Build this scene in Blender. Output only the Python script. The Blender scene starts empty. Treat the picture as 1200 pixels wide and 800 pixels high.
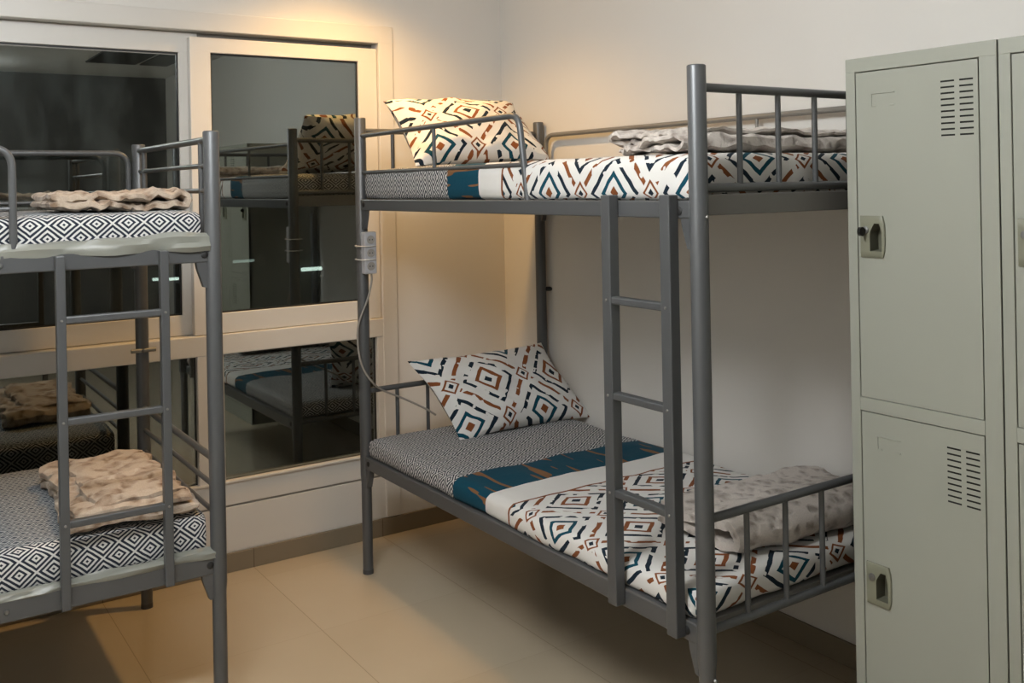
import bpy, bmesh, math, random
from mathutils import Vector, Matrix, noise
random.seed(7)
SC = bpy.context.scene
COL = SC.collection
V = Vector

# ------------------------------------------------------------------ helpers
def obj(name, bm, mat, parent=None, smooth=True, kind=None, label=None):
    me = bpy.data.meshes.new(name)
    bmesh.ops.recalc_face_normals(bm, faces=bm.faces[:])
    if smooth:
        for f in bm.faces: f.smooth = True
        for e in bm.edges:
            if len(e.link_faces) == 2 and e.calc_face_angle(0) > 0.7: e.smooth = False
    if parent is not None:
        bm.transform(Matrix.Translation(-world_loc(parent)))
    bm.to_mesh(me); bm.free()
    o = bpy.data.objects.new(name, me); COL.objects.link(o)
    for m in (mat if isinstance(mat, (list, tuple)) else [mat]): me.materials.append(m)
    if parent is not None: o.parent = parent
    if kind: o['kind'] = kind
    if label: o['label'] = label
    return o
LOCS = {}
def world_loc(o):
    v = V((0, 0, 0))
    while o is not None:
        v += o.location; o = o.parent
    return v
def thing(name, label, cat, loc, group=None):
    o = bpy.data.objects.new(name, None); COL.objects.link(o)
    o.location = loc; o.empty_display_size = .1
    o['label'] = label; o['category'] = cat
    if group: o['group'] = group
    return o
def tag(o, label, cat, group=None):
    o['label'] = label; o['category'] = cat
    if group: o['group'] = group
    return o
def struct_empty(name, loc):
    o = bpy.data.objects.new(name, None); COL.objects.link(o); o.location = loc; o['kind'] = 'structure'; return o

def box(bm, lo, hi, bev=0.0, seg=2):
    lo, hi = [min(a, b) for a, b in zip(lo, hi)], [max(a, b) for a, b in zip(lo, hi)]
    vs = [bm.verts.new((x, y, z)) for x in (lo[0], hi[0]) for y in (lo[1], hi[1]) for z in (lo[2], hi[2])]
    fs = [bm.faces.new([vs[i] for i in q]) for q in ((0,1,3,2),(4,6,7,5),(0,4,5,1),(2,3,7,6),(0,2,6,4),(1,5,7,3))]
    if bev:
        es = list({e for f in fs for e in f.edges})
        bmesh.ops.bevel(bm, geom=es, offset=bev, segments=seg, profile=.5, affect='EDGES')
def fillet(pts, r, n=6):
    pts = [V(p) for p in pts]; out = [pts[0]]
    for a, b, c in zip(pts, pts[1:], pts[2:]):
        d1, d2 = (a-b).normalized(), (c-b).normalized()
        ang = d1.angle(d2); t = r / math.tan(ang/2)
        t = min(t, (a-b).length*.49, (c-b).length*.49)
        p, q = b+d1*t, b+d2*t
        for i in range(n+1):
            s = i/n; out.append(p*(1-s)**2 + b*2*s*(1-s) + q*s*s)
    out.append(pts[-1]); return out
def tube(bm, pts, r, seg=14, caps=True):
    pts = [V(p) for p in pts]; rs = r if isinstance(r, (list, tuple)) else [r]*len(pts)
    rings = []; up = None
    for i, p in enumerate(pts):
        t = (pts[min(i+1, len(pts)-1)] - pts[max(i-1, 0)]).normalized()
        if up is None:
            up = V((0,0,1)) if abs(t.z) < .9 else V((1,0,0))
        up = (up - t*up.dot(t)).normalized(); s = t.cross(up)
        rings.append([bm.verts.new(p + (up*math.cos(a) + s*math.sin(a))*rs[i]) for a in [2*math.pi*k/seg for k in range(seg)]])
    for A, B in zip(rings, rings[1:]):
        for k in range(seg): bm.faces.new((A[k], A[(k+1)%seg], B[(k+1)%seg], B[k]))
    if caps:
        bm.faces.new(rings[0][::-1]); bm.faces.new(rings[-1])
def prism(bm, poly, axis, a, b):
    """extrude a polygon (list of 2D in the two other axes, in xyz order) along axis from a to b"""
    def P(p, t):
        q = list(p); q.insert('xyz'.index(axis), t); return q
    A = [bm.verts.new(P(p, a)) for p in poly]; B = [bm.verts.new(P(p, b)) for p in poly]
    n = len(poly); bm.faces.new(A); bm.faces.new(B[::-1])
    for i in range(n): bm.faces.new((A[i], A[(i+1)%n], B[(i+1)%n], B[i]))
def nz(p, s=1.0, seed=0.0):
    return noise.noise(V((p[0]*s+seed, p[1]*s-seed*.7, p[2]*s+seed*1.3)))
def B(): return bmesh.new()

# ------------------------------------------------------------------ materials
class NT:
    def __init__(s, name):
        s.m = bpy.data.materials.new(name); s.m.use_nodes = True
        s.t = s.m.node_tree; s.t.nodes.clear()
        s.out = s.t.nodes.new('ShaderNodeOutputMaterial')
    def n(s, typ, ins=None, **kw):
        nd = s.t.nodes.new(typ)
        for k, v in kw.items(): setattr(nd, k, v)
        for k, v in (ins or {}).items(): s.set(nd.inputs[k], v)
        return nd
    def set(s, sock, v):
        if hasattr(v, 'is_output'): s.t.links.new(v, sock)
        else: sock.default_value = v
    def m_(s, op, a, b=0.0, c=0.0):
        nd = s.n('ShaderNodeMath', operation=op)
        for i, v in enumerate((a, b, c)): s.set(nd.inputs[i], v)
        return nd.outputs[0]
    def mix(s, f, a, b):
        nd = s.n('ShaderNodeMix', data_type='RGBA'); s.set(nd.inputs[0], f)
        s.set(nd.inputs[6], a); s.set(nd.inputs[7], b); return nd.outputs[2]
    def noise(s, vec, scale, detail=2.0, rough=.5):
        nd = s.n('ShaderNodeTexNoise'); s.set(nd.inputs['Vector'], vec)
        nd.inputs['Scale'].default_value = scale; nd.inputs['Detail'].default_value = detail; nd.inputs['Roughness'].default_value = rough
        return nd
    def band(s, x, lo, hi):   # 1 inside lo..hi
        return s.m_('MULTIPLY', s.m_('GREATER_THAN', x, lo), s.m_('LESS_THAN', x, hi))
    def bsdf(s, color, rough=.5, metal=0.0, bump=None, bstr=.2, bdist=.002, **kw):
        b = s.n('ShaderNodeBsdfPrincipled')
        s.set(b.inputs['Base Color'], color); s.set(b.inputs['Roughness'], rough); s.set(b.inputs['Metallic'], metal)
        for k, v in kw.items(): s.set(b.inputs[k], v)
        if bump is not None:
            bp = s.n('ShaderNodeBump'); s.set(bp.inputs['Height'], bump); bp.inputs['Strength'].default_value = bstr; bp.inputs['Distance'].default_value = bdist
            s.t.links.new(bp.outputs[0], b.inputs['Normal'])
        s.t.links.new(b.outputs[0], s.out.inputs[0]); return b
    def pos(s): return s.n('ShaderNodeNewGeometry').outputs['Position']
    def uv(s): return s.n('ShaderNodeTexCoord').outputs['UV']
def rgb(r, g, b): return (r, g, b, 1.0)
def srgb(r, g, b):
    f = lambda c: (c/255/12.92 if c/255 <= .04045 else ((c/255+.055)/1.055)**2.4)
    return (f(r), f(g), f(b), 1.0)

def paint(name, c, rough=.5, metal=0.0, var=.04, bscale=60, bstr=.05, **kw):
    t = NT(name); p = t.n('ShaderNodeTexCoord').outputs['Object']
    nn = t.noise(p, 3.0, 3.0).outputs[0]; fine = t.noise(p, bscale, 2.0).outputs[0]
    d = rgb(*[max(0, x*(1-var)) for x in c[:3]]); e = rgb(*[min(1, x*(1+var)) for x in c[:3]])
    t.bsdf(t.mix(nn, d, e), rough, metal, fine, bstr, .001, **kw); return t.m

M = {}
M['wall'] = paint('wall_paint', rgb(.70, .68, .64), .75, var=.02, bscale=90, bstr=.06)
M['wall_dark'] = paint('added_dark_backing', rgb(.085, .083, .078), .55, var=.1)  # dark finish of the surfaces added for the window's reflections and night backdrop
M['ceiling'] = paint('ceiling_paint', rgb(.80, .79, .77), .8, var=.02)
M['upvc'] = paint('white_window_plastic', rgb(.67, .645, .60), .38, var=.02, bstr=.01)
M['rubber'] = paint('black_gasket', rgb(.012, .012, .012), .5)
M['metal'] = paint('grey_powder_coat', rgb(.108, .112, .115), .40, .35, var=.06, bscale=250, bstr=.04)
M['metal_lite'] = paint('pale_grey_enamel_tube', rgb(.24, .23, .21), .35, .35, var=.05)
M['bolt'] = paint('zinc_bolt', rgb(.22, .22, .21), .42, .7)
M['dark'] = paint('dark_hole', rgb(.01, .01, .01), .6)
M['foot'] = paint('dark_grey_foot_cap', rgb(.06, .06, .06), .5)
M['board'] = paint('grey_deck_board', rgb(.15, .145, .135), .6)
M['locker'] = paint('locker_grey_green_paint', rgb(.315, .322, .272), .42, var=.02, bscale=300, bstr=.03)
M['locker_plate'] = paint('locker_handle_plastic', rgb(.20, .20, .145), .4, var=.03)
M['recess'] = paint('shaded_recess_plastic', rgb(.10, .10, .07), .5)  # handle plastic darkened, the pocket's shade is put into the colour
M['key'] = paint('black_key_plastic', rgb(.01, .01, .01), .35)
M['strip'] = paint('pale_plastic', rgb(.42, .42, .44), .45)
M['cord'] = paint('grey_cable', rgb(.30, .28, .25), .5)
M['plastic'] = paint('mattress_wrap_plastic', rgb(.23, .235, .205), .34, var=.2, bscale=30, bstr=.9)

def floor_mat():
    t = NT('floor_tiles'); p = t.pos()
    s = t.n('ShaderNodeSeparateXYZ', {0: p})
    def groove(c, off):
        f = t.m_('FRACT', t.m_('DIVIDE', t.m_('SUBTRACT', c, off), .6))
        return t.m_('LESS_THAN', t.m_('ABSOLUTE', t.m_('SUBTRACT', f, .5)), .0022), f
    g1, _ = groove(s.outputs[0], 1.37-.3); g2, _ = groove(s.outputs[1], 3.33-.3)
    g = t.m_('MAXIMUM', g1, t.m_('MULTIPLY', g2, .25))
    nn = t.noise(p, 2.2, 4.0).outputs[0]
    cid = t.n('ShaderNodeTexWhiteNoise', noise_dimensions='2D')
    cx = t.m_('FLOOR', t.m_('DIVIDE', t.m_('SUBTRACT', s.outputs[0], 1.37), .6)); cy = t.m_('FLOOR', t.m_('DIVIDE', t.m_('SUBTRACT', s.outputs[1], 3.33), .6))
    cv = t.n('ShaderNodeCombineXYZ', {0: cx, 1: cy}); t.set(cid.inputs['Vector'], cv.outputs[0])
    f = t.m_('ADD', t.m_('MULTIPLY', nn, .7), t.m_('MULTIPLY', cid.outputs['Value'], .3))
    c = t.mix(f, rgb(.45, .375, .27), rgb(.52, .44, .325))
    c = t.mix(t.m_('MULTIPLY', g, .55), c, rgb(.20, .16, .11))
    r = t.m_('ADD', .13, t.m_('MULTIPLY', t.noise(p, 9, 2).outputs[0], .1))
    t.bsdf(c, r, 0.0, t.m_('SUBTRACT', 1.0, g), .25, .001); return t.m
M['floor'] = floor_mat()
def skirt_mat():
    t = NT('skirting_tile'); p = t.pos(); s = t.n('ShaderNodeSeparateXYZ', {0: p})
    f = t.m_('FRACT', t.m_('DIVIDE', t.m_('SUBTRACT', s.outputs[0], 1.07), .6))
    g = t.m_('LESS_THAN', t.m_('ABSOLUTE', t.m_('SUBTRACT', f, .5)), .003)
    c = t.mix(t.noise(p, 5, 3).outputs[0], rgb(.20, .165, .115), rgb(.26, .215, .15))
    t.bsdf(t.mix(g, c, rgb(.11, .09, .06)), .22); return t.m
M['skirt'] = skirt_mat()

def glass_mat(name, base, dirt):
    t = NT(name); p = t.pos()
    lw = t.n('ShaderNodeFresnel', {0: 1.5})
    fac = t.m_('MINIMUM', t.m_('ADD', base, t.m_('MULTIPLY', lw.outputs[0], .8)), 1.0)
    gl = t.n('ShaderNodeBsdfGlossy', {'Color': rgb(.92, .97, .93), 'Roughness': 0.0})
    tr = t.n('ShaderNodeBsdfTransparent', {'Color': rgb(.45, .48, .46)})
    mx = t.n('ShaderNodeMixShader', {0: fac}); t.set(mx.inputs[1], tr.outputs[0]); t.set(mx.inputs[2], gl.outputs[0])
    # dusty smears on the pane
    mp = t.n('ShaderNodeMapping'); t.set(mp.inputs[0], p); mp.inputs['Scale'].default_value = (3.5, 1, 1.1)
    d = t.noise(mp.outputs[0], 2.2, 5.0, .6).outputs[0]
    sx = t.n('ShaderNodeSeparateXYZ', {0: p})
    d = t.m_('MULTIPLY', t.m_('MAXIMUM', t.m_('SUBTRACT', d, .42), 0.0), dirt)
    df = t.n('ShaderNodeBsdfDiffuse', {'Color': rgb(.55, .66, .66)})
    m2 = t.n('ShaderNodeMixShader', {0: d}); t.set(m2.inputs[1], mx.outputs[0]); t.set(m2.inputs[2], df.outputs[0])
    t.t.links.new(m2.outputs[0], t.out.inputs[0]); return t.m
M['glass'] = glass_mat('tinted_mirror_glass', .235, .06)
M['glass_dusty'] = glass_mat('dusty_tinted_glass', .235, .20)

NAVY, TEAL, RUST, WHITE = rgb(.008, .018, .030), rgb(.004, .055, .085), rgb(.21, .068, .022), rgb(.68, .665, .635)
def lattice(t, u, v, W, H):
    a = t.m_('ADD', t.m_('DIVIDE', u, W), t.m_('DIVIDE', v, H)); b = t.m_('SUBTRACT', t.m_('DIVIDE', u, W), t.m_('DIVIDE', v, H))
    fa = t.m_('ABSOLUTE', t.m_('SUBTRACT', t.m_('FRACT', a), .5)); fb = t.m_('ABSOLUTE', t.m_('SUBTRACT', t.m_('FRACT', b), .5))
    d = t.m_('MAXIMUM', fa, fb); dc = t.m_('SUBTRACT', .5, t.m_('MINIMUM', fa, fb))
    par = t.m_('GREATER_THAN', t.m_('FRACT', t.m_('MULTIPLY', t.m_('ADD', t.m_('FLOOR', a), t.m_('FLOOR', b)), .5)), .25)
    return d, dc, par
def warped(t, uv, sc, amt):
    n1 = t.noise(uv, sc, 2.0)
    s = t.n('ShaderNodeVectorMath', operation='SUBTRACT'); t.set(s.inputs[0], n1.outputs['Color']); s.inputs[1].default_value = (.5, .5, .5)
    m = t.n('ShaderNodeVectorMath', operation='SCALE'); t.set(m.inputs[0], s.outputs[0]); m.inputs['Scale'].default_value = amt
    a = t.n('ShaderNodeVectorMath', operation='ADD'); t.set(a.inputs[0], uv); t.set(a.inputs[1], m.outputs[0])
    x = t.n('ShaderNodeSeparateXYZ', {0: a.outputs[0]}); return x.outputs[0], x.outputs[1], a.outputs[0]
def diamonds(t, uv, W=.30, H=.36, off=(0, 0)):
    u, v, vec = warped(t, uv, 9, .022)
    u = t.m_('ADD', u, off[0]); v = t.m_('ADD', v, off[1])
    d, dc, par = lattice(t, u, v, W, H)
    dash = t.m_('GREATER_THAN', t.noise(vec, 22, 1.0).outputs[0], .43)
    c = WHITE
    c = t.mix(t.m_('MULTIPLY', t.band(d, .285, .342), dash), c, NAVY)
    c = t.mix(t.band(d, .13, .185), c, t.mix(par, TEAL, RUST))
    c = t.mix(t.m_('LESS_THAN', d, .055), c, t.mix(par, RUST, NAVY))
    line = t.m_('MULTIPLY', t.m_('MULTIPLY', t.m_('GREATER_THAN', d, .468), t.m_('GREATER_THAN', dc, .15)), dash)
    c = t.mix(line, c, RUST)
    c = t.mix(t.band(dc, .075, .105), c, RUST); c = t.mix(t.m_('LESS_THAN', dc, .035), c, NAVY)
    return c
def small_lattice(t, uv, W, H, dark, lite, rings, off=0.0):
    u, v, vec = warped(t, uv, 30, .004); v = t.m_('ADD', v, off)
    d, dc, par = lattice(t, u, v, W, H); c = lite
    for lo, hi in rings: c = t.mix(t.band(d, lo, hi), c, dark)
    return c
def weave(t, uv): return t.noise(uv, 45, 3.0).outputs[0]
def sheet_right():
    t = NT('banded_diamond_bedsheet'); uv = t.uv(); s = t.n('ShaderNodeSeparateXYZ', {0: uv}); u, v = s.outputs[0], s.outputs[1]
    grey = small_lattice(t, uv, .060, .078, rgb(.045, .05, .06), rgb(.60, .595, .585), [(.315, .455), (.10, .225)])
    mp = t.n('ShaderNodeMapping'); t.set(mp.inputs[0], uv); mp.inputs['Scale'].default_value = (4, 26, 1)
    st = t.m_('GREATER_THAN', t.noise(mp.outputs[0], 1.0, 1.0).outputs[0], .62)
    teal = t.mix(st, rgb(.003, .052, .085), rgb(.20, .095, .04))
    uw = t.m_('ADD', u, t.m_('MULTIPLY', t.m_('SUBTRACT', t.noise(uv, 6, 2).outputs[0], .5), .012))
    c = t.mix(t.m_('GREATER_THAN', uw, .70), grey, teal)
    c = t.mix(t.m_('GREATER_THAN', uw, .905), c, WHITE)
    c = t.mix(t.m_('GREATER_THAN', uw, 1.045), c, diamonds(t, uv, off=(-1.155, .10)))
    c = t.mix(t.band(uw, 1.043, 1.053), c, RUST)
    t.bsdf(c, .85, 0, weave(t, uv), .25, .004, **{'Sheen Weight': .03, 'Specular IOR Level': .15}); return t.m
def sheet_left():
    t = NT('navy_diamond_bedsheet'); uv = t.uv(); s = t.n('ShaderNodeSeparateXYZ', {0: uv}); v = s.outputs[1]
    big = small_lattice(t, uv, .087, .076, rgb(.022, .028, .042), rgb(.62, .61, .59), [(.345, .455), (.145, .245), (-1, .055)], .030)
    gr = small_lattice(t, uv, .052, .046, rgb(.06, .075, .095), rgb(.42, .43, .43), [(.33, .46), (-1, .2)])
    vv = t.m_('ADD', v, t.m_('MULTIPLY', t.m_('SUBTRACT', t.noise(uv, 4, 2).outputs[0], .5), .05))
    c = t.mix(t.m_('GREATER_THAN', vv, .03), big, gr)
    t.bsdf(c, .85, 0, weave(t, uv), .25, .004, **{'Sheen Weight': .03, 'Specular IOR Level': .15}); return t.m
def pillow_mat(name, off):
    t = NT(name); uv = t.uv()
    t.bsdf(diamonds(t, uv, .37, .42, off=off), .85, 0, weave(t, uv), .2, .004, **{'Sheen Weight': .03, 'Specular IOR Level': .15}); return t.m
M['sheetR'] = sheet_right(); M['sheetL'] = sheet_left()
M['pillowA'] = pillow_mat('diamond_pillowcase_upper', (.04, .03)); M['pillowB'] = pillow_mat('diamond_pillowcase_lower', (.10, .02))
def blanket_mat(name, a, b, sc=30):
    t = NT(name); p = t.n('ShaderNodeTexCoord').outputs['Object']
    u, v, vec = warped(t, p, 24, .045)
    w = t.n('ShaderNodeTexVoronoi', feature='SMOOTH_F1'); t.set(w.inputs['Vector'], vec); w.inputs['Scale'].default_value = sc
    f = t.m_('MINIMUM', t.m_('MAXIMUM', t.m_('MULTIPLY', t.m_('SUBTRACT', w.outputs['Distance'], .12), 2.6), 0.0), 1.0)
    fuzz = t.noise(p, 260, 2.0).outputs[0]
    mix = t.m_('ADD', t.m_('MULTIPLY', f, .8), t.m_('MULTIPLY', t.m_('SUBTRACT', fuzz, .5), .5))
    h = t.m_('ADD', t.m_('MULTIPLY', f, 1.0), t.m_('MULTIPLY', fuzz, .35))
    t.bsdf(t.mix(mix, a, b), .95, 0, h, .6, .006, **{'Sheen Weight': .15, 'Specular IOR Level': .1}); return t.m
M['blanketL'] = blanket_mat('beige_plush_blanket', rgb(.22, .15, .10), rgb(.52, .43, .34))
M['blanketR'] = blanket_mat('grey_beige_plush_blanket', rgb(.27, .23, .20), rgb(.64, .585, .53))

# ------------------------------------------------------------------ room
XW, YW, XL, YB, ZC = 2.668, 4.068, -1.35, -2.1, 2.75
def slab(name, lo, hi, mat):
    b = B(); box(b, lo, hi); return obj(name, b, mat, smooth=False, kind='structure')
slab('floor', (XL-.15, YB-.15, -.12), (XW+.15, YW+.2, 0), M['floor'])
slab('ceiling', (XL-.15, YB-.15, ZC), (XW+.15, YW+.2, ZC+.12), M['ceiling'])
slab('wall_right', (XW, YB-.15, 0), (XW+.15, YW+.2, ZC), M['wall'])
slab('wall_left', (XL-.15, YB-.15, 0), (XL, YW+.2, ZC), M['wall'])
slab('wall_front', (XL, YB-.15, 0), (XW, YB, ZC), M['wall_dark'])  # dark finish invented so the left pane mirrors a dark room end
WX0, WX1, WZ0, WZ1 = .22, 2.045, .10, 2.30      # opening
b = B()
box(b, (XL, YW, 0), (WX0, YW+.2, ZC)); box(b, (WX1, YW, 0), (XW, YW+.2, ZC))
box(b, (WX0, YW, WZ1), (WX1, YW+.2, ZC)); box(b, (WX0, YW, 0), (WX1, YW+.2, WZ0))
obj('wall_back', b, M['wall'], smooth=False, kind='structure')
def skirting(name, lo, hi, cut):
    b = B(); box(b, lo, hi, .003, 2); return obj(name, b, M['skirt'], smooth=False, kind='structure')
skirting('baseboard_back', (XL, YW-.012, 0), (XW-.012, YW, .080), 0)
skirting('baseboard_right', (XW-.012, YB, 0), (XW, YW, .080), 0)
skirting('baseboard_left', (XL, YB, 0), (XL+.012, YW-.012, .080), 0)

# unseen dark grille added in the ceiling, to be mirrored at the top of the left pane
b = B(); box(b, (1.70, -1.0, ZC-.012), (2.12, -.25, ZC-.0005)); box(b, (2.16, -1.0, ZC-.012), (2.40, -.25, ZC-.0005))
obj('added_grille_1', b, M['wall_dark'], smooth=False, kind='structure')
# window: outer frame, two sliding sashes above, two fixed panes below
win = struct_empty('window_1', (1.14, YW, .08))
FX0, FX1, FZ1 = .20, 2.066, 2.324
yf = YW-.014                                    # face of the outer frame
b = B()
box(b, (FX0, yf, 2.246), (FX1, YW+.10, FZ1), .004)
box(b, (1.992, yf, .082), (FX1, YW+.10, 2.25), .004)
box(b, (FX0, yf, .082), (.275, YW+.10, 2.25), .004)
box(b, (.27, yf+.004, .908), (1.995, YW+.10, .992), .004)
box(b, (.27, yf+.012, .277), (1.995, YW+.10, .376), .003)      # sill rail of the lower lights
box(b, (1.150, yf+.006, .372), (1.260, YW+.10, .912), .004)
box(b, (1.962, yf+.006, .372), (1.996, YW+.10, .912), .004)
box(b, (.27, yf+.006, .372), (.31, YW+.10, .912), .004)
obj('window_frame', b, M['upvc'], win, smooth=False)
b = B(); box(b, (.27, yf+.012, .082), (1.994, YW+.08, .268), .002); obj('apron_panel', b, M['upvc'], win, smooth=False)
b = B(); box(b, (.27, yf+.02, .26), (1.994, YW+.08, .28)); box(b, (.27, YW+.062, 2.15), (1.995, YW+.075, 2.25)); obj('shadow_gap', b, M['cord'], win, smooth=False)  # grey strips carry the shade of sill joint and head track in their colour
b = B(); box(b, (.272, yf+.002, .3705), (1.994, YW+.02, .380), .002); obj('window_sill', b, M['upvc'], win, smooth=False)
def sash(x0, x1, z0, z1, gx0, gx1, gz0, gz1, y0, y1, mat):
    b = B()
    box(b, (x0, y0, gz1), (x1, y1, z1), .003); box(b, (x0, y0, z0), (x1, y1, gz0), .003)
    box(b, (x0, y0, gz0-.004), (gx0, y1, gz1+.004), .003); box(b, (gx1, y0, gz0-.004), (x1, y1, gz1+.004), .003)
    s = obj('sash', b, M['upvc'], win, smooth=False)
    pane(s, gx0, gx1, gz0, gz1, (y0+y1)/2, mat); return s
def pane(par, gx0, gx1, gz0, gz1, y, mat):
    b = B(); box(b, (gx0-.006, y-.003, gz0-.006), (gx1+.006, y+.003, gz1+.006)); obj('pane', b, mat, par, smooth=False)
    b = B(); w = .006
    for lo, hi in (((gx0, gz0), (gx1, gz0+w)), ((gx0, gz1-w), (gx1, gz1)), ((gx0, gz0+w), (gx0+w, gz1-w)), ((gx1-w, gz0+w), (gx1, gz1-w))):
        box(b, (lo[0], y-.009, lo[1]), (hi[0], y-.0031, hi[1]))
    obj('gasket', b, M['rubber'], par, smooth=False)
sash(1.146, 1.990, .994, 2.222, 1.232, 1.898, 1.078, 2.160, YW+.005, YW+.045, M['glass'])
sash(.277, 1.190, .994, 2.244, .36, 1.112, 1.078, 2.160, YW+.048, YW+.088, M['glass_dusty'])
pane(win, 1.258, 1.964, .374, .910, YW+.025, M['glass'])
pane(win, .308, 1.152, .374, .910, YW+.025, M['glass'])

# dark wall added outside as a night backdrop for the lit tube lamps
b = B(); box(b, (-3, 9.0, -3), (9, 9.2, 6)); obj('wall_outside', b, M['wall_dark'], smooth=False, kind='structure')
def emis(name, c, s):
    t = NT(name); e = t.n('ShaderNodeEmission', {0: c, 1: s}); t.t.links.new(e.outputs[0], t.out.inputs[0]); return t.m
M['tube_lit'] = emis('lit_tube', rgb(.85, 1, .95), 5.0)
for i, (x0, x1, z, lab) in enumerate(((2.167, 2.24, .815, 'left of the two lit tube lamps outside, behind the left bed ladder'),
                                 (2.30, 2.39, .808, 'right of the two lit tube lamps outside, behind the left bed ladder'),
                                 (3.548, 3.749, .815, 'bright lit tube lamp outside, low behind the right window pane'),
                                 (2.886, 3.08, .93, 'dim tube lamp outside, beside the left bed post behind right pane'))):
    r = thing('tube_lamp', lab, 'lamp', ((x0+x1)/2, 8.99, z), 'tube lamps on the building outside')
    b = B(); box(b, (x0-.01, 8.985, z-.02), (x1+.01, 9.0, z+.02)); obj('batten', b, M['metal'], r, smooth=False)
    b = B(); tube(b, [(x0, 8.965, z), (x1, 8.965, z)], .018 if i == 2 else .013, 10); tube(b, [(x0+.02, 8.97, z), (x0+.02, 8.99, z)], .006, 8)
    o = obj('lamp_tube', b, M['tube_lit'] if i != 3 else emis('dim_tube', rgb(.8, .95, .9), 1.2), r)

# ------------------------------------------------------------------ beds
RP, RT = .0240, .0115                              # post and tube radius
def add_bolt(par, p, d, r=.007, l=.006, mat='bolt'):
    b = B(); d = V(d).normalized(); p = V(p)
    tube(b, [p-d*.003, p+d*l*.55, p+d*l, p+d*l*1.05], [r, r, r*.75, r*.2], 10); return obj('bolt', b, M[mat], par)
def post(bed, x, y, H, collar):
    b = B()
    pts = [(0, .885), (.012, .89), (collar-.05, .885), (collar-.02, 1.0), (H-.004, 1.0), (H-.0015, .96), (H, .86)]
    # slimmer leg below the lower deck, swelling into the upper tube
    tube(b, [(x, y, z) for z, _ in pts], [RP*k for _, k in pts], 20)
    p = obj('post', b, M['metal'], bed)
    b = B(); tube(b, [(x, y, 0.0), (x, y, .018)], [RP*.93, RP*.91], 18); obj('foot_cap', b, M['foot'], p)
    return p
def barbox(name, par, lo, hi, bev=.004, mat='metal'):
    b = B(); box(b, lo, hi, bev); return obj(name, b, M[mat], par, smooth=False)

def bunk(mp, L, Wd, H, up, lo, label, group='steel bunk beds'):
    """mp(u, v, z) maps length-from-head, width-from-front, height to the room. up/lo = (z bottom, z top) of the side rails"""
    bed = thing('bunk_bed', label, 'bunk bed', mp(L/2, Wd/2, 0), group)
    P = {}
    for i, u in ((0, 0), (1, L)):
        for j, v in ((0, 0), (1, Wd)):
            q = mp(u, v, 0); P[i, j] = post(bed, q[0], q[1], H, lo[0]-.01)
    for (z0, z1) in (up, lo):
        for v in (0, Wd):
            a, c = mp(.018, v-.014, z0), mp(L-.018, v+.014, z1); r = barbox('side_rail', bed, a, c)
            for u, sgn in ((.02, 1), (L-.02, -1)):
                # triangular bracket beneath the rail at the post
                b = B(); pr = [mp(u, v, z0+.002), mp(u+sgn*.034, v, z0+.002), mp(u+sgn*.030, v, z0-.02), mp(u+sgn*.012, v, z0-.075), mp(u, v, z0-.078)]
                off = (V(mp(0, .011, 0))-V(mp(0, 0, 0)))
                A = [b.verts.new(V(q)-off) for q in pr]; C = [b.verts.new(V(q)+off) for q in pr]
                b.faces.new(A); b.faces.new(C[::-1])
                for k in range(5): b.faces.new((A[k], A[(k+1) % 5], C[(k+1) % 5], C[k]))
                obj('bracket', b, M['metal'], r, smooth=False)
        d = barbox('deck_board', bed, mp(.03, .016, z1-.022), mp(L-.03, Wd-.016, z1-.006), .001, 'board')
        for u in (.45, 1.0, 1.5):
            barbox('cross_bar', d, mp(u-.012, .015, z1-.046), mp(u+.012, Wd-.015, z1-.0225), .002)
    return bed, P
def end_frame(bed, mp, u, z0, z1, vs, inset=.02, Wd=.9, rail_r=RT):
    b = B(); tube(b, [mp(u, inset, z1), mp(u, Wd-inset, z1)], rail_r, 14); tube(b, [mp(u, inset, z0), mp(u, Wd-inset, z0)], rail_r, 14)
    f = obj('end_frame', b, M['metal'], bed)
    for v in vs:
        b = B(); tube(b, [mp(u, v, z0+rail_r*.5), mp(u, v, z1-rail_r*.5)], .0078, 12); obj('bar', b, M['metal'], f)
    return f
def guard(bed, mp, v, u0, u1, z0, z1, zmid, bars, start_at_post, mat='metal'):
    b = B()
    if start_at_post: pts = [mp(u0, v, z1-.006), mp(u1-.0, v, z1), mp(u1+.045, v, z0)]
    else: pts = [mp(u0, v, z0), mp(u0, v, z1), mp(u1, v, z1), mp(u1, v, z0)]
    tube(b, fillet(pts, .055, 8), RT*.9, 14)
    g = obj('guard_rail', b, M[mat], bed)
    if zmid:
        b = B(); tube(b, [mp(u0, v, zmid), mp(u1+.025 if start_at_post else u1, v, zmid)], RT*.62, 12); obj('middle_rail', b, M[mat], g)
    for u, a, c in bars:
        b = B(); tube(b, [mp(u, v, a), mp(u, v, c)], RT*.6, 12); obj('bar', b, M[mat], g)
    return g
def ladder(bed, mp, us, v0, v1, z0, z1, rungs, hw=.0125):
    b = B()
    lad = bpy.data.objects.new('ladder', None); COL.objects.link(lad); lad.parent = bed
    q = V(mp(us[0], v0, z0)); lad.location = q - world_loc(bed)
    for u in us:
        up = barbox('upright', lad, mp(u-hw, v0, z0), mp(u+hw, v1, z1), .003)
        for z in rungs: add_bolt(up, mp(u, v0-.001, z), V(mp(0, -1, 0))-V(mp(0, 0, 0)), .0038, .002, 'metal_lite')
    for z in rungs:
        barbox('rung', lad, mp(us[0]+hw*.6, v0+.003, z-.0105), mp(us[1]-hw*.6, v1-.003, z+.0105), .004)
    return lad

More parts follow.
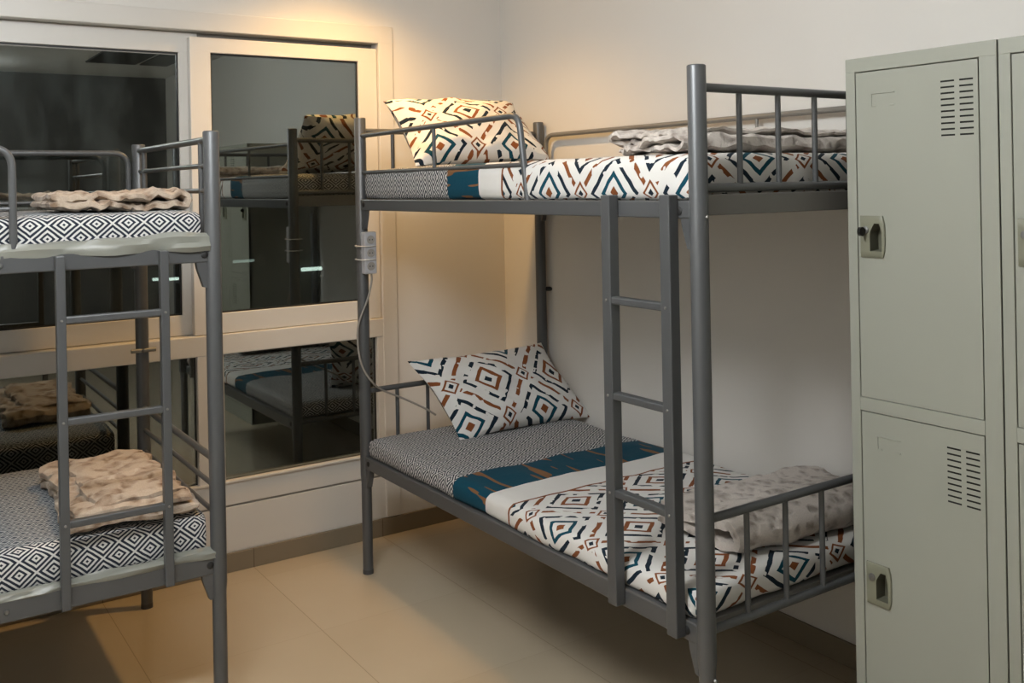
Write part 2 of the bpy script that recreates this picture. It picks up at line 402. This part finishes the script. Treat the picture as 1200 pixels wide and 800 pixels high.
# right bunk bed: along the right wall, head at the window wall
RX, RY, RL, RW = 1.733, 3.712, 1.95, .901
mR = lambda u, v, z: (RX+v, RY-u, z)
bedR, PR = bunk(mR, RL, RW, 1.877, (1.496, 1.541), (.436, .486), 'grey steel bunk bed along the right wall, patterned pillows on both bunks')
for u in (0, RL):
    vs = [.148+.146*k for k in range(5)]
    end_frame(bedR, mR, u, 1.572, 1.822, vs, Wd=RW); end_frame(bedR, mR, u, .474, .750, vs, Wd=RW)
    barbox('end_beam', bedR, mR(u-.012, .02, 1.503), mR(u+.012, RW-.02, 1.556), .003, 'board')
guard(bedR, mR, 0, .02, 1.165, 1.53, 1.808, 1.651, [(.62, 1.655, 1.80)], True)
guard(bedR, mR, RW-.004, .065, 1.885, 1.53, 1.812, None, [(.70, 1.535, 1.805), (1.331, 1.535, 1.805)], False, 'metal_lite')
ladder(bedR, mR, (RY-2.072, RY-1.838), -.047, -.0145, .445, 1.556, (1.272, 1.014, .750), .0185)
for (z, u) in ((1.515, RL-.055), (.462, RL-.055), (1.52, .05), (.462, .05)):
    add_bolt(bedR, mR(u, -.0135, z), (-1, 0, 0), .011, .004, 'dark')
add_bolt(PR[1, 0], mR(RL+.0235, .004, 1.50), (.3, -1, 0), .005, .004); add_bolt(PR[1, 0], mR(RL+.0235, .004, .36), (.3, -1, 0), .005, .004)
add_bolt(PR[0, 1], mR(.015, RW+.018, 1.105), (.5, -.5, 0), .010, .03, 'dark')

# left bunk bed: along the window wall, its right end in view
LX, LY, LL, LW = .902, 2.995, 1.95, .92
mL = lambda u, v, z: (LX-u, LY+v, z)
bedL, PL = bunk(mL, LL, LW, 1.770, (1.372, 1.424), (.428, .488), 'grey steel bunk bed at the left, standing against the window')
for u in (0, LL):
    for z0, zs in ((1.43, (1.745, 1.666, 1.588)), (.50, (.765, .682, .600))):
        b = B(); tube(b, [mL(u, .02, zs[0]), mL(u, LW-.02, zs[0])], RT*.95, 14)
        f = obj('end_frame', b, M['metal'], bedL)
        for z in zs[1:]:
            b = B(); tube(b, [mL(u, .02, z), mL(u, LW-.02, z)], RT*.7, 12); obj('bar', b, M['metal'], f)
        for v in (.105, LW-.085):
            if z0 > 1:
                b = B(); tube(b, [mL(u, v, z0), mL(u, v, zs[0])], RT*.85, 12); obj('stile', b, M['metal'], f)
guard(bedL, mL, 0, .545, 1.70, 1.40, 1.715, 1.548, [(.95, 1.41, 1.71), (1.35, 1.41, 1.71)], False)
guard(bedL, mL, LW, .038, 1.90, 1.40, 1.736, 1.556, [(.7, 1.41, 1.73), (1.3, 1.41, 1.73)], False)
ladder(bedL, mL, (LX-.748, LX-.468), -.042, -.0145, .432, 1.415, (1.235, .952, .667), .0125)
for z in (1.395, .458):
    add_bolt(bedL, mL(.03, -.0135, z), (0, -1, 0), .011, .004, 'dark'); add_bolt(bedL, mL(.58, -.0135, z), (0, -1, 0), .007, .005)
add_bolt(PL[0, 1], mL(.0, LW-.02, .985), (0, -1, 0), .008, .02)
b = B(); tube(b, [mL(.045, LW-.02, .985), mL(-.045, LW-.02, .985)], .008, 10); obj('clamp', b, M['bolt'], PL[0, 1])

# ------------------------------------------------------------------ mattresses
def rbox(lo, hi, r, div, uvf, puff=0.0, amp=0.0, seed=0):
    bm = B(); lo, hi = V(lo), V(hi); uvl = bm.loops.layers.uv.new('UVMap'); cache = {}
    c = (lo+hi)/2
    def vert(p):
        k = tuple(round(x, 5) for x in p)
        if k in cache: return cache[k]
        q = V([min(max(p[i], lo[i]+r), hi[i]-r) for i in range(3)])
        d = V(p)-q; w = q + (d.normalized()*r if d.length > 1e-6 else V((0, 0, 0)))
        n = d.normalized() if d.length > 1e-6 else V((0, 0, 1))
        a = amp*(nz(w, 5, seed)+.5*nz(w, 13, seed+3))
        w = w + n*a
        s = (p[0]-lo[0])/(hi[0]-lo[0]); t = (p[1]-lo[1])/(hi[1]-lo[1])
        if p[2] > c.z: w.z += puff*(4*s*(1-s)*4*t*(1-t))**.5
        cache[k] = bm.verts.new(w); return cache[k]
    def ls(i): return [lo[i]+(hi[i]-lo[i])*k/div[i] for k in range(div[i]+1)]
    X, Y, Z = ls(0), ls(1), ls(2)
    def face(ps, side):
        f = bm.faces.new([vert(p) for p in ps])
        for l, p in zip(f.loops, ps): l[uvl].uv = uvf(p, side, lo, hi)
    for a, b_ in zip(X, X[1:]):
        for c_, d_ in zip(Y, Y[1:]):
            face([(a, c_, hi.z), (b_, c_, hi.z), (b_, d_, hi.z), (a, d_, hi.z)], 'top')
            face([(a, c_, lo.z), (a, d_, lo.z), (b_, d_, lo.z), (b_, c_, lo.z)], 'bottom')
    for z0, z1 in zip(Z, Z[1:]):
        for a, b_ in zip(X, X[1:]):
            face([(a, lo.y, z0), (b_, lo.y, z0), (b_, lo.y, z1), (a, lo.y, z1)], 'y0')
            face([(a, hi.y, z0), (a, hi.y, z1), (b_, hi.y, z1), (b_, hi.y, z0)], 'y1')
        for a, b_ in zip(Y, Y[1:]):
            face([(lo.x, a, z0), (lo.x, a, z1), (lo.x, b_, z1), (lo.x, b_, z0)], 'x0')
            face([(hi.x, a, z0), (hi.x, b_, z0), (hi.x, b_, z1), (hi.x, a, z1)], 'x1')
    return bm
def uvR(p, side, lo, hi):
    u, v = hi.y-p[1], p[0]-lo.x; dz = hi.z-p[2]
    if side == 'x0': v = -dz
    if side == 'x1': v = (hi.x-lo.x)+dz
    if side == 'y0': u = (hi.y-lo.y)+dz
    if side == 'y1': u = -dz
    return (u, v)
def uvL(p, side, lo, hi):
    u, v = hi.x-p[0], p[1]-lo.y; dz = hi.z-p[2]
    if side == 'y0': v = -dz
    if side == 'y1': v = -dz
    if side == 'x1': u, v = p[1]-lo.y, -dz
    if side == 'x0': u, v = p[1]-lo.y, -dz
    return (u, v)
uvR2 = lambda *a: (uvR(*a)[0], uvR(*a)[1]-.115)
g = 'mattresses on the bunk beds'
tag(obj('mattress', rbox((1.728, 1.792, 1.5365), (2.612, 3.690, 1.660), .032, (24, 60, 6), uvR, .010, .004, 1), M['sheetR']),
    'upper mattress of the right bunk bed, banded grey, teal and diamond sheet', 'mattress', g)
tag(obj('mattress', rbox((1.728, 1.795, .4815), (2.612, 3.690, .556), .026, (36, 76, 6), uvR2, .008, .007, 9), M['sheetR']),
    'lower mattress of the right bunk bed, banded grey, teal and diamond sheet', 'mattress', g)
mUL = tag(obj('mattress', rbox((-1.02, 3.012, 1.4195), (.880, 3.898, 1.529), .024, (60, 24, 6), uvL, .002, .004, 4), M['sheetL']),
    'upper mattress of the left bunk bed, white sheet with navy diamonds', 'mattress', g)
mLL = tag(obj('mattress', rbox((-1.02, 3.012, .4835), (.880, 3.898, .606), .028, (60, 24, 6), uvL, .008, .004, 6), M['sheetL']),
    'lower mattress of the left bunk bed, navy diamonds with a greyish top', 'mattress', g)
def wrap(par, zt, w0, w1, seed):
    """crumpled clear plastic sleeve bulging over the rail along the mattress foot"""
    b = B(); n, m = 90, 10; rows = []
    for i in range(n+1):
        s = i/n; x = -.98+1.868*s; k = .25+.75*max(0, (s-.45)/.55)
        row = []
        for j in range(m+1):
            a = math.pi*(1.25*j/m-.15)
            wob = 1+.45*nz((x, j*.1, 0), 9, seed)
            ry, rz = (.010+w0*k)*wob, (.006+w1*k)*wob
            row.append(b.verts.new((x, 3.000-ry*math.cos(a)*.9, zt+rz*math.sin(a)+.002*nz((x, j, 1), 20, seed))))
        rows.append(row)
    for A, C in zip(rows, rows[1:]):
        for j in range(m): b.faces.new((A[j], A[j+1], C[j+1], C[j]))
    b.faces.new(rows[0]); b.faces.new(rows[-1][::-1])
    for A, C in zip(rows, rows[1:]): b.faces.new((A[0], C[0], C[m], A[m]))
    return obj('plastic_wrap', b, M['plastic'], par, label='crumpled grey plastic sleeve along the rail')
wrap(mUL, 1.424, .022, .032, 3); wrap(mLL, .488, .016, .014, 8)

# ------------------------------------------------------------------ pillows
def pillow(name, c, ux, uy, w, h, th, mat, label, seed, sag=0.0):
    bm = B(); uvl = bm.loops.layers.uv.new('UVMap'); n = 36
    ux = V(ux).normalized(); nn = ux.cross(V(uy)).normalized(); uy = V(uy).normalized(); c = V(c)
    G = {}
    for side in (1, -1):
        for i in range(n+1):
            for j in range(n+1):
                s, t = -1+2*i/n, -1+2*j/n
                edge = i in (0, n) or j in (0, n)
                if edge and side == -1: G[side, i, j] = G[1, i, j]; continue
                x = w/2*s*(1-.075*(1-t*t)); y = h/2*t*(1-.085*(1-s*s))
                z = th/2*((1-s*s)*(1-t*t))**.42
                z *= 1+.22*nz((s*1.3, t*1.3, seed), 1.2, seed)
                z += .010*nz((s, t, side), 4.5, seed)*min(1, 8*(1-abs(s)))*min(1, 8*(1-abs(t))) - sag*th*(1-t)*.25*(1-s*s)*(0 if side < 0 else 1)
                z = max(z, .002) if not edge else 0
                G[side, i, j] = bm.verts.new(c+ux*x+uy*y+nn*(z*side)+nn*.012*nz((s, t, 0), 1.5, seed+5))
    for side in (1, -1):
        for i in range(n):
            for j in range(n):
                ids = [(i, j), (i+1, j), (i+1, j+1), (i, j+1)]
                f = bm.faces.new([G[(side,)+k] for k in ids])
                for l, (a, b_) in zip(f.loops, ids): l[uvl].uv = (w*(a/n-.5), h*(b_/n-.5)*1.12+side)
    o = tag(obj(name, bm, mat), label, 'pillow', 'diamond pattern pillows on the right bunk bed')
    return o
pillow('pillow', (2.135, 3.515, 1.815), (1, .03, .02), (.02, .29, .245), .66, .42, .185, M['pillowA'],
       'diamond pattern pillow on the upper bunk, leaning behind the guard rail', 2.0)
pillow('pillow', (2.300, 3.535, .712), (.645, -.012, .006), (-.10, .225, .28), .675, .405, .16, M['pillowB'],
       'diamond pattern pillow on the lower bunk, leaning in the wall corner', 5.0)

# ------------------------------------------------------------------ folded blankets
def folded(path, th, axis, a, b_, steps, seed, amp=.006, wav=.012, taper=.03, skew=0.0):
    """path: list of (p, z) centre line of the folded cloth; swept along axis from a to b_ with an uneven edge"""
    bm = B(); pts = [V((p, z)) for p, z in path]
    # resample evenly
    L = [0]
    for q, r in zip(pts, pts[1:]): L.append(L[-1]+(r-q).length)
    N = max(30, int(L[-1]/.012)); res = []
    k = 0
    for i in range(N+1):
        d = L[-1]*i/N
        while k < len(L)-2 and L[k+1] < d: k += 1
        res.append(pts[k].lerp(pts[k+1], (d-L[k])/max(1e-9, L[k+1]-L[k])))
    left, right = [], []
    for i, q in enumerate(res):
        t = (res[min(i+1, N)]-res[max(i-1, 0)]).normalized(); nrm = V((-t.y, t.x))
        hh = th/2*min(1, .35+min(i, N-i)*.35)
        left.append((q+nrm*hh, i)); right.append((q-nrm*hh, i))
    loop = left + right[::-1]; n = len(loop)
    rings = []
    for s in range(steps+1):
        f = s/steps; w = a+(b_-a)*f
        shr = min(1.0, .25+min(f, 1-f)*(b_-a)/taper) if taper else 1
        shr = shr**.5; ring = []
        for (q, i) in loop:
            ctr = res[i]
            pz = ctr + (q-ctr)*shr
            edge = wav*nz((i*.05, seed, 0), 2.5, seed)*2
            ww = w + edge*(1 if f > .5 else -1)*abs(2*f-1)**2
            off = amp*(nz((w, i*.035, 0), 9, seed)+.6*nz((w, i*.05, 4), 22, seed+2))
            p3 = [0, 0, 0]
            pp = pz.x+skew*(w-a)+amp*1.5*nz((w, i*.02, 7), 7, seed+9)
            if axis == 'x': p3 = [ww, pp, pz.y+off]
            else: p3 = [pp, ww, pz.y+off]
            ring.append(bm.verts.new(p3))
        rings.append(ring)
    for A, C in zip(rings, rings[1:]):
        for k in range(n): bm.faces.new((A[k], A[(k+1) % n], C[(k+1) % n], C[k]))
    for ring in (rings[0], rings[-1]):
        m = len(left)
        for k in range(m-1):
            f_ = [ring[k], ring[k+1], ring[n-2-k], ring[n-1-k]]
            if len(set(f_)) == 4: bm.faces.new(f_)
    return bm
def serp(p0, p1, z0, dz, n, r=None, jit=.0, seed=1):
    """serpentine of n layers between p0 and p1 with rounded turns"""
    rnd = random.Random(seed); out = []; z = z0
    for k in range(n):
        a, c = (p0, p1) if k % 2 == 0 else (p1, p0)
        a += rnd.uniform(-jit, jit); c += rnd.uniform(-jit, jit)
        m = 16
        for i in range(m+1): out.append((a+(c-a)*i/m, z+.15*dz*math.sin(i/m*math.pi*2+k)))
        if k < n-1:
            d = 1 if c > a else -1
            for i in range(1, 6):
                an = -math.pi/2+math.pi*i/6
                out.append((c+d*dz/2*math.cos(an)*1.15, z+dz/2+dz/2*math.sin(an)))
        z += dz
    return out
def join(*bms):
    r = bms[0]
    for o in bms[1:]:
        me = bpy.data.meshes.new('tmp'); o.to_mesh(me); o.free(); r.from_mesh(me); bpy.data.meshes.remove(me)
    return r
gb = 'folded plush blankets'
bm = join(folded(serp(.530, .835, 1.5485, .027, 2, jit=.015, seed=3), .0255, 'y', 3.06, 3.48, 60, 14, .014, .026),
          folded(serp(.455, .545, 1.5535, .022, 2, jit=.006, seed=5), .030, 'y', 3.05, 3.40, 50, 17, .006, .012))
tag(obj('blanket', bm, M['blanketL']), 'beige plush blanket folded on the upper bunk of the left bed', 'blanket', gb)
bm = join(folded(serp(3.03, 3.62, .632, .030, 2, jit=.012, seed=4), .032, 'x', .50, .835, 60, 23, .012, .026, skew=-.06),
          folded(serp(3.02, 3.58, .682, .022, 1, jit=.01, seed=6), .034, 'x', .565, .81, 50, 29, .014, .020, skew=.06))
tag(obj('blanket', bm, M['blanketL']), 'beige plush blanket folded flat on the lower bunk of the left bed', 'blanket', gb)
bm = folded(serp(2.17, 1.87, 1.681, .0195, 3, jit=.012, seed=9), .0205, 'x', 1.80, 2.50, 80, 31, .013, .028)
tag(obj('blanket', bm, M['blanketR']), 'grey beige blanket folded at the foot of the right upper bunk', 'blanket', gb)
bm = folded(serp(2.19, 1.905, .588, .046, 2, jit=.008, seed=12), .050, 'x', 1.975, 2.585, 70, 37, .010, .012, taper=.09, skew=-.05)
tag(obj('blanket', bm, M['blanketR']), 'grey beige blanket folded at the foot of the right lower bunk', 'blanket', gb)

# ------------------------------------------------------------------ lockers
LKX, LKD = 2.200, 2.650
def sheet(bm, ys, zs, holes, x):
    vs = {}
    def v(y, z):
        k = (round(y, 5), round(z, 5))
        if k not in vs: vs[k] = bm.verts.new((x, y, z))
        return vs[k]
    for a, c in zip(ys, ys[1:]):
        for d, e in zip(zs, zs[1:]):
            my, mz = (a+c)/2, (d+e)/2
            if any(h[0] < my < h[1] and h[2] < mz < h[3] for h in holes): continue
            bm.faces.new((v(a, d), v(c, d), v(c, e), v(a, e)))
def plate_loop(y1, z0, w, h, n=32):
    """handle plate outline seen from the front: straight left side (high y), bowed right side"""
    pts = []
    for i in range(n):
        a = 2*math.pi*i/n; c, s = math.cos(a), math.sin(a)
        k = 1/max(abs(c), abs(s)); X, Z = c*k, s*k
        if X > 0: X *= 1+.10*(1-Z*Z)-.10*abs(Z)**6
        pts.append((y1-(X+1)/2*w, z0+(Z+1)/2*h))
    return pts
def recess_loop(y1, z0, w, h, n=32):
    pts = []
    for i in range(n):
        a = 2*math.pi*i/n; c, s = math.cos(a), math.sin(a)
        k = 1/max(abs(c), abs(s)); X, Z = c*k, s*k
        if Z > .35: X = X*(1-.6*((Z-.35)/.65)**1.2) + .28*(Z-.35)
        pts.append((y1-(X+1)/2*w, z0+(Z+1)/2*h))
    return pts
def locker(y0, y1, label, key, H=1.905):
    t = thing('locker', label, 'locker', ((LKX+LKD)/2, (y0+y1)/2, 0), 'two-door metal lockers')
    s0, s1 = .044, .029                                        # stile widths: near (low y), far (high y)
    dy0, dy1 = y0+s0, y1-s1
    b = B(); th = .012
    box(b, (LKX+.004, y0, .0), (LKD, y0+th, H-.001)); box(b, (LKX+.004, y1-th, .0), (LKD, y1, H-.001))
    box(b, (LKX+.004, y0+th, H-th), (LKD, y1-th, H-.001)); box(b, (LKX+.004, y0+th, .05), (LKD, y1-th, .062)); box(b, (LKD-th, y0+th, .062), (LKD, y1-th, H-th))
    box(b, (LKX+.02, y0+th, .985), (LKD-th, y1-th, 1.0))
    box(b, (LKX, y0, 1.868), (LKX+.02, y1, H), .002); box(b, (LKX, dy0, .977), (LKX+.02, dy1, 1.012), .001)
    box(b, (LKX, y0, 0), (LKX+.02, y1, .10), .002)
    box(b, (LKX, y0, .10), (LKX+.02, dy0, 1.869), .002); box(b, (LKX, dy1, .10), (LKX+.02, y1, 1.869), .002)
    obj('body', b, M['locker'], t, smooth=False)
    for (z0, z1, kk) in ((1.014, 1.8655, key), (.104, .9745, False)):
        a, c = dy0+.003, dy1-.003; x = LKX+.001
        vz = z1-.043; hz = z1-.481 if z1 > 1.2 else z1-.498
        cols = ((a+.061+.039, a+.061+.073), (a+.0175, a+.0175+.0355)) if False else ((c-.279, c-.243), (c-.327, c-.292))
        slots = [(q0, q1, vz-k*.01455-.0042, vz-k*.01455) for q0, q1 in cols for k in range(10)]
        py1, pz0, pw, ph = c-.009, hz-.002, .070, .108
        slots.append((py1-.067, py1-.028, pz0+.013, pz0+.090))          # pocket behind the handle plate
        ys = sorted({a, c} | {q for s in slots for q in s[:2]}); zs = sorted({z0, z1} | {q for s in slots for q in s[2:]})
        b = B(); sheet(b, ys, zs, slots, x)
        for p, q in (((a, z0), (c, z0)), ((c, z0), (c, z1)), ((c, z1), (a, z1)), ((a, z1), (a, z0))):   # returned edges
            b.faces.new([b.verts.new(w) for w in ((x, p[0], p[1]), (x, q[0], q[1]), (x+.018, q[0], q[1]), (x+.018, p[0], p[1]))])
        door = obj('door', b, M['locker'], t, smooth=False)
        b = B(); box(b, (x+.006, cols[1][0]-.008, vz-.145), (x+.008, cols[0][1]+.008, vz+.008)); obj('vent_backing', b, M['dark'], door, smooth=False)  # black plate behind the slots, painted for the unlit locker inside
        # embossed label holder: slim raised rim and two lugs
        ly1, lz = c-.045, z1-.056
        b = B(); w_, h_ = .070, .036
        box(b, (x-.0022, ly1-w_, lz-.003), (x, ly1, lz), .0008); box(b, (x-.0022, ly1-.004, lz-h_), (x, ly1, lz-.003), .0008)
        box(b, (x-.0018, ly1-.016, lz-h_), (x, ly1-.004, lz-h_+.004), .0006); box(b, (x-.0018, ly1-w_, lz-h_), (x, ly1-w_+.014, lz-h_+.004), .0006)
        obj('label_holder', b, M['locker'], door, smooth=False)
        # handle plate with finger recess
        O = plate_loop(py1, pz0, pw, ph); I = recess_loop(py1-.030, pz0+.016, .035, .072)
        b = B(); n = len(O)
        R = [[b.verts.new((xx, y, z)) for y, z in L_] for xx, L_ in ((x, O), (x-.005, [(y*.0+y, z) for y, z in O]), (x-.0065, [((y-(py1-pw/2))*.95+py1-pw/2, (z-(pz0+ph/2))*.965+pz0+ph/2) for y, z in O]), (x-.0065, I), (x+.026, [((y-(py1-.049))*.85+py1-.049, (z-(pz0+.05))*.9+pz0+.05) for y, z in I]))]
        for A, C in zip(R[:4], R[1:4]):
            for k in range(n): b.faces.new((A[k], A[(k+1) % n], C[(k+1) % n], C[k]))
        rr = [[tuple(v_.co) for v_ in L_] for L_ in R[3:]]
        for v_ in R[4]: b.verts.remove(v_)
        hd = obj('handle', b, M['locker_plate'], door, smooth=True)
        b = B(); Q = [[b.verts.new(c_) for c_ in L_] for L_ in rr]
        for k in range(n): b.faces.new((Q[0][k], Q[0][(k+1) % n], Q[1][(k+1) % n], Q[1][k]))
        b.faces.new(Q[1]); obj('finger_recess', b, M['recess'], hd, smooth=True)
        b = B(); cy, cz = py1-.018, pz0+ph*.66
        tube(b, [(x-.005, cy, cz), (x-.0095, cy, cz), (x-.0105, cy, cz)], [.0095, .0095, .007], 18); box(b, (x-.0112, cy-.001, cz-.005), (x-.0104, cy+.001, cz+.005))
        lock = obj('lock', b, M['bolt'], door)
        if kk:
            b = B(); tube(b, [(x-.0105, cy, cz-.001), (x-.016, cy+.001, cz-.002)], .0035, 10)
            # key bow: flat rounded disc held edge-up
            ring = [(x-.023+.0115*math.cos(2*math.pi*k/18), cz-.004+.012*math.sin(2*math.pi*k/18)) for k in range(18)]
            prism(b, ring, 'y', cy-.003, cy+.006)
            obj('key', b, M['key'], lock, label='black-headed key in the lock')
    return t
locker(1.262, 1.680, 'grey-green metal locker beside the right bunk bed, black-headed key in its upper lock', True)
locker(.840, 1.2585, 'grey-green metal locker cut off by the right edge of the picture', False)

# ------------------------------------------------------------------ power strip on the post
ps = thing('power_strip', 'white power strip tied to the bunk bed post beside the window', 'power strip', (1.742, 3.668, 1.32))
b = B(); box(b, (1.716, 3.652, 1.236), (1.770, 3.687, 1.408), .005, 3); obj('housing', b, M['strip'], ps, smooth=False)
for z in (1.268, 1.322, 1.376):
    b = B(); tube(b, [(1.744, 3.6525, z), (1.744, 3.6505, z)], [.018, .0165], 20)
    s = obj('socket', b, M['cord'], ps)
    for dx in (-.006, .006):
        b = B(); tube(b, [(1.744+dx, 3.651, z), (1.744+dx, 3.6500, z)], .0028, 8); obj('pin_hole', b, M['dark'], s)
for z in (1.295, 1.350):
    b = B()
    cx, cy = 1.738, 3.692
    lp = [(cx+.036*math.copysign(abs(math.cos(a))**.6, math.cos(a)), cy+.045*math.copysign(abs(math.sin(a))**.6, math.sin(a)), z) for a in [2*math.pi*k/24 for k in range(25)]]
    tube(b, lp, .0022, 6); obj('cable_tie', b, M['upvc'], ps)
ctl = [(1.752, 3.670, 1.238), (1.752, 3.668, 1.205), (1.735, 3.675, 1.13), (1.700, 3.690, 1.03), (1.697, 3.692, .94), (1.708, 3.680, .86), (1.745, 3.670, .795), (1.80, 3.690, .750), (1.90, 3.690, .70), (1.98, 3.66, .655), (2.03, 3.65, .62)]
def spline(P, n=8):
    P = [V(p) for p in P]; P = [P[0]*2-P[1]]+P+[P[-1]*2-P[-2]]; out = []
    for a, b_, c, d in zip(P, P[1:], P[2:], P[3:]):
        for i in range(n):
            t = i/n; out.append(.5*((2*b_)+(c-a)*t+(2*a-5*b_+4*c-d)*t*t+(3*b_-a-3*c+d)*t**3))
    out.append(P[-2]); return out
b = B(); tube(b, spline(ctl), .0042, 10); obj('cord', b, M['cord'], ps, label='grey power cord running down behind the pillow')

# ------------------------------------------------------------------ light
def area(name, loc, rot, sx, sy, power, col):
    l = bpy.data.lights.new(name, 'AREA'); l.shape = 'RECTANGLE'; l.size = sx; l.size_y = sy; l.energy = power; l.color = col
    o = bpy.data.objects.new(name, l); COL.objects.link(o); o.location = loc; o.rotation_euler = rot; return o
def point(name, loc, power, col, rad):
    l = bpy.data.lights.new(name, 'POINT'); l.energy = power; l.color = col; l.shadow_soft_size = rad
    o = bpy.data.objects.new(name, l); COL.objects.link(o); o.location = loc
for i in range(3): point('room_lamp', (-.12+.33*i, 1.6, 2.58), 35, (.95, .98, 1.0), .16)
point('far_fill', (.75, -1.3, 2.62), 11, (.95, .97, .97), .15)  # added fill behind the camera, lifts the bunk shade and mirrored ceiling
l = bpy.data.lights.new('downlight', 'SPOT'); l.energy = 88; l.color = (1, .57, .18); l.spot_size = math.radians(134); l.spot_blend = 1.0; l.shadow_soft_size = .05
o = bpy.data.objects.new('downlight', l); COL.objects.link(o); o.location = (1.73, 3.55, ZC-.04)
w = bpy.data.worlds.new('night'); SC.world = w; w.use_nodes = True
w.node_tree.nodes['Background'].inputs[0].default_value = (.01, .012, .015, 1); w.node_tree.nodes['Background'].inputs[1].default_value = .3

# ------------------------------------------------------------------ camera
F, CX, CY, YAW, PIT, ROL, CH = 1150.01, 600.926, 217.403, .5902, -.0005, -.0187, 1.5879
fw = V((math.sin(YAW)*math.cos(PIT), math.cos(YAW)*math.cos(PIT), math.sin(PIT))); rt = V((math.cos(YAW), -math.sin(YAW), 0)); up = rt.cross(fw)
X = rt*math.cos(ROL)+up*math.sin(ROL); Y = up*math.cos(ROL)-rt*math.sin(ROL); Z = -fw
cam = bpy.data.cameras.new('camera'); co = bpy.data.objects.new('camera', cam); COL.objects.link(co)
mw = Matrix((X, Y, Z)).transposed().to_4x4(); mw.translation = V((0, 0, CH)); co.matrix_world = mw
cam.sensor_width = 36; cam.lens = F/1200*36; cam.shift_x = -(CX-600)/1200; cam.shift_y = (CY-400)/1200
cam.clip_start = .05; SC.camera = co
vs = SC.view_settings; vs.view_transform = 'Standard'; vs.look = 'None'; vs.gamma = 1; vs.exposure = 0.0; vs.use_curve_mapping = False
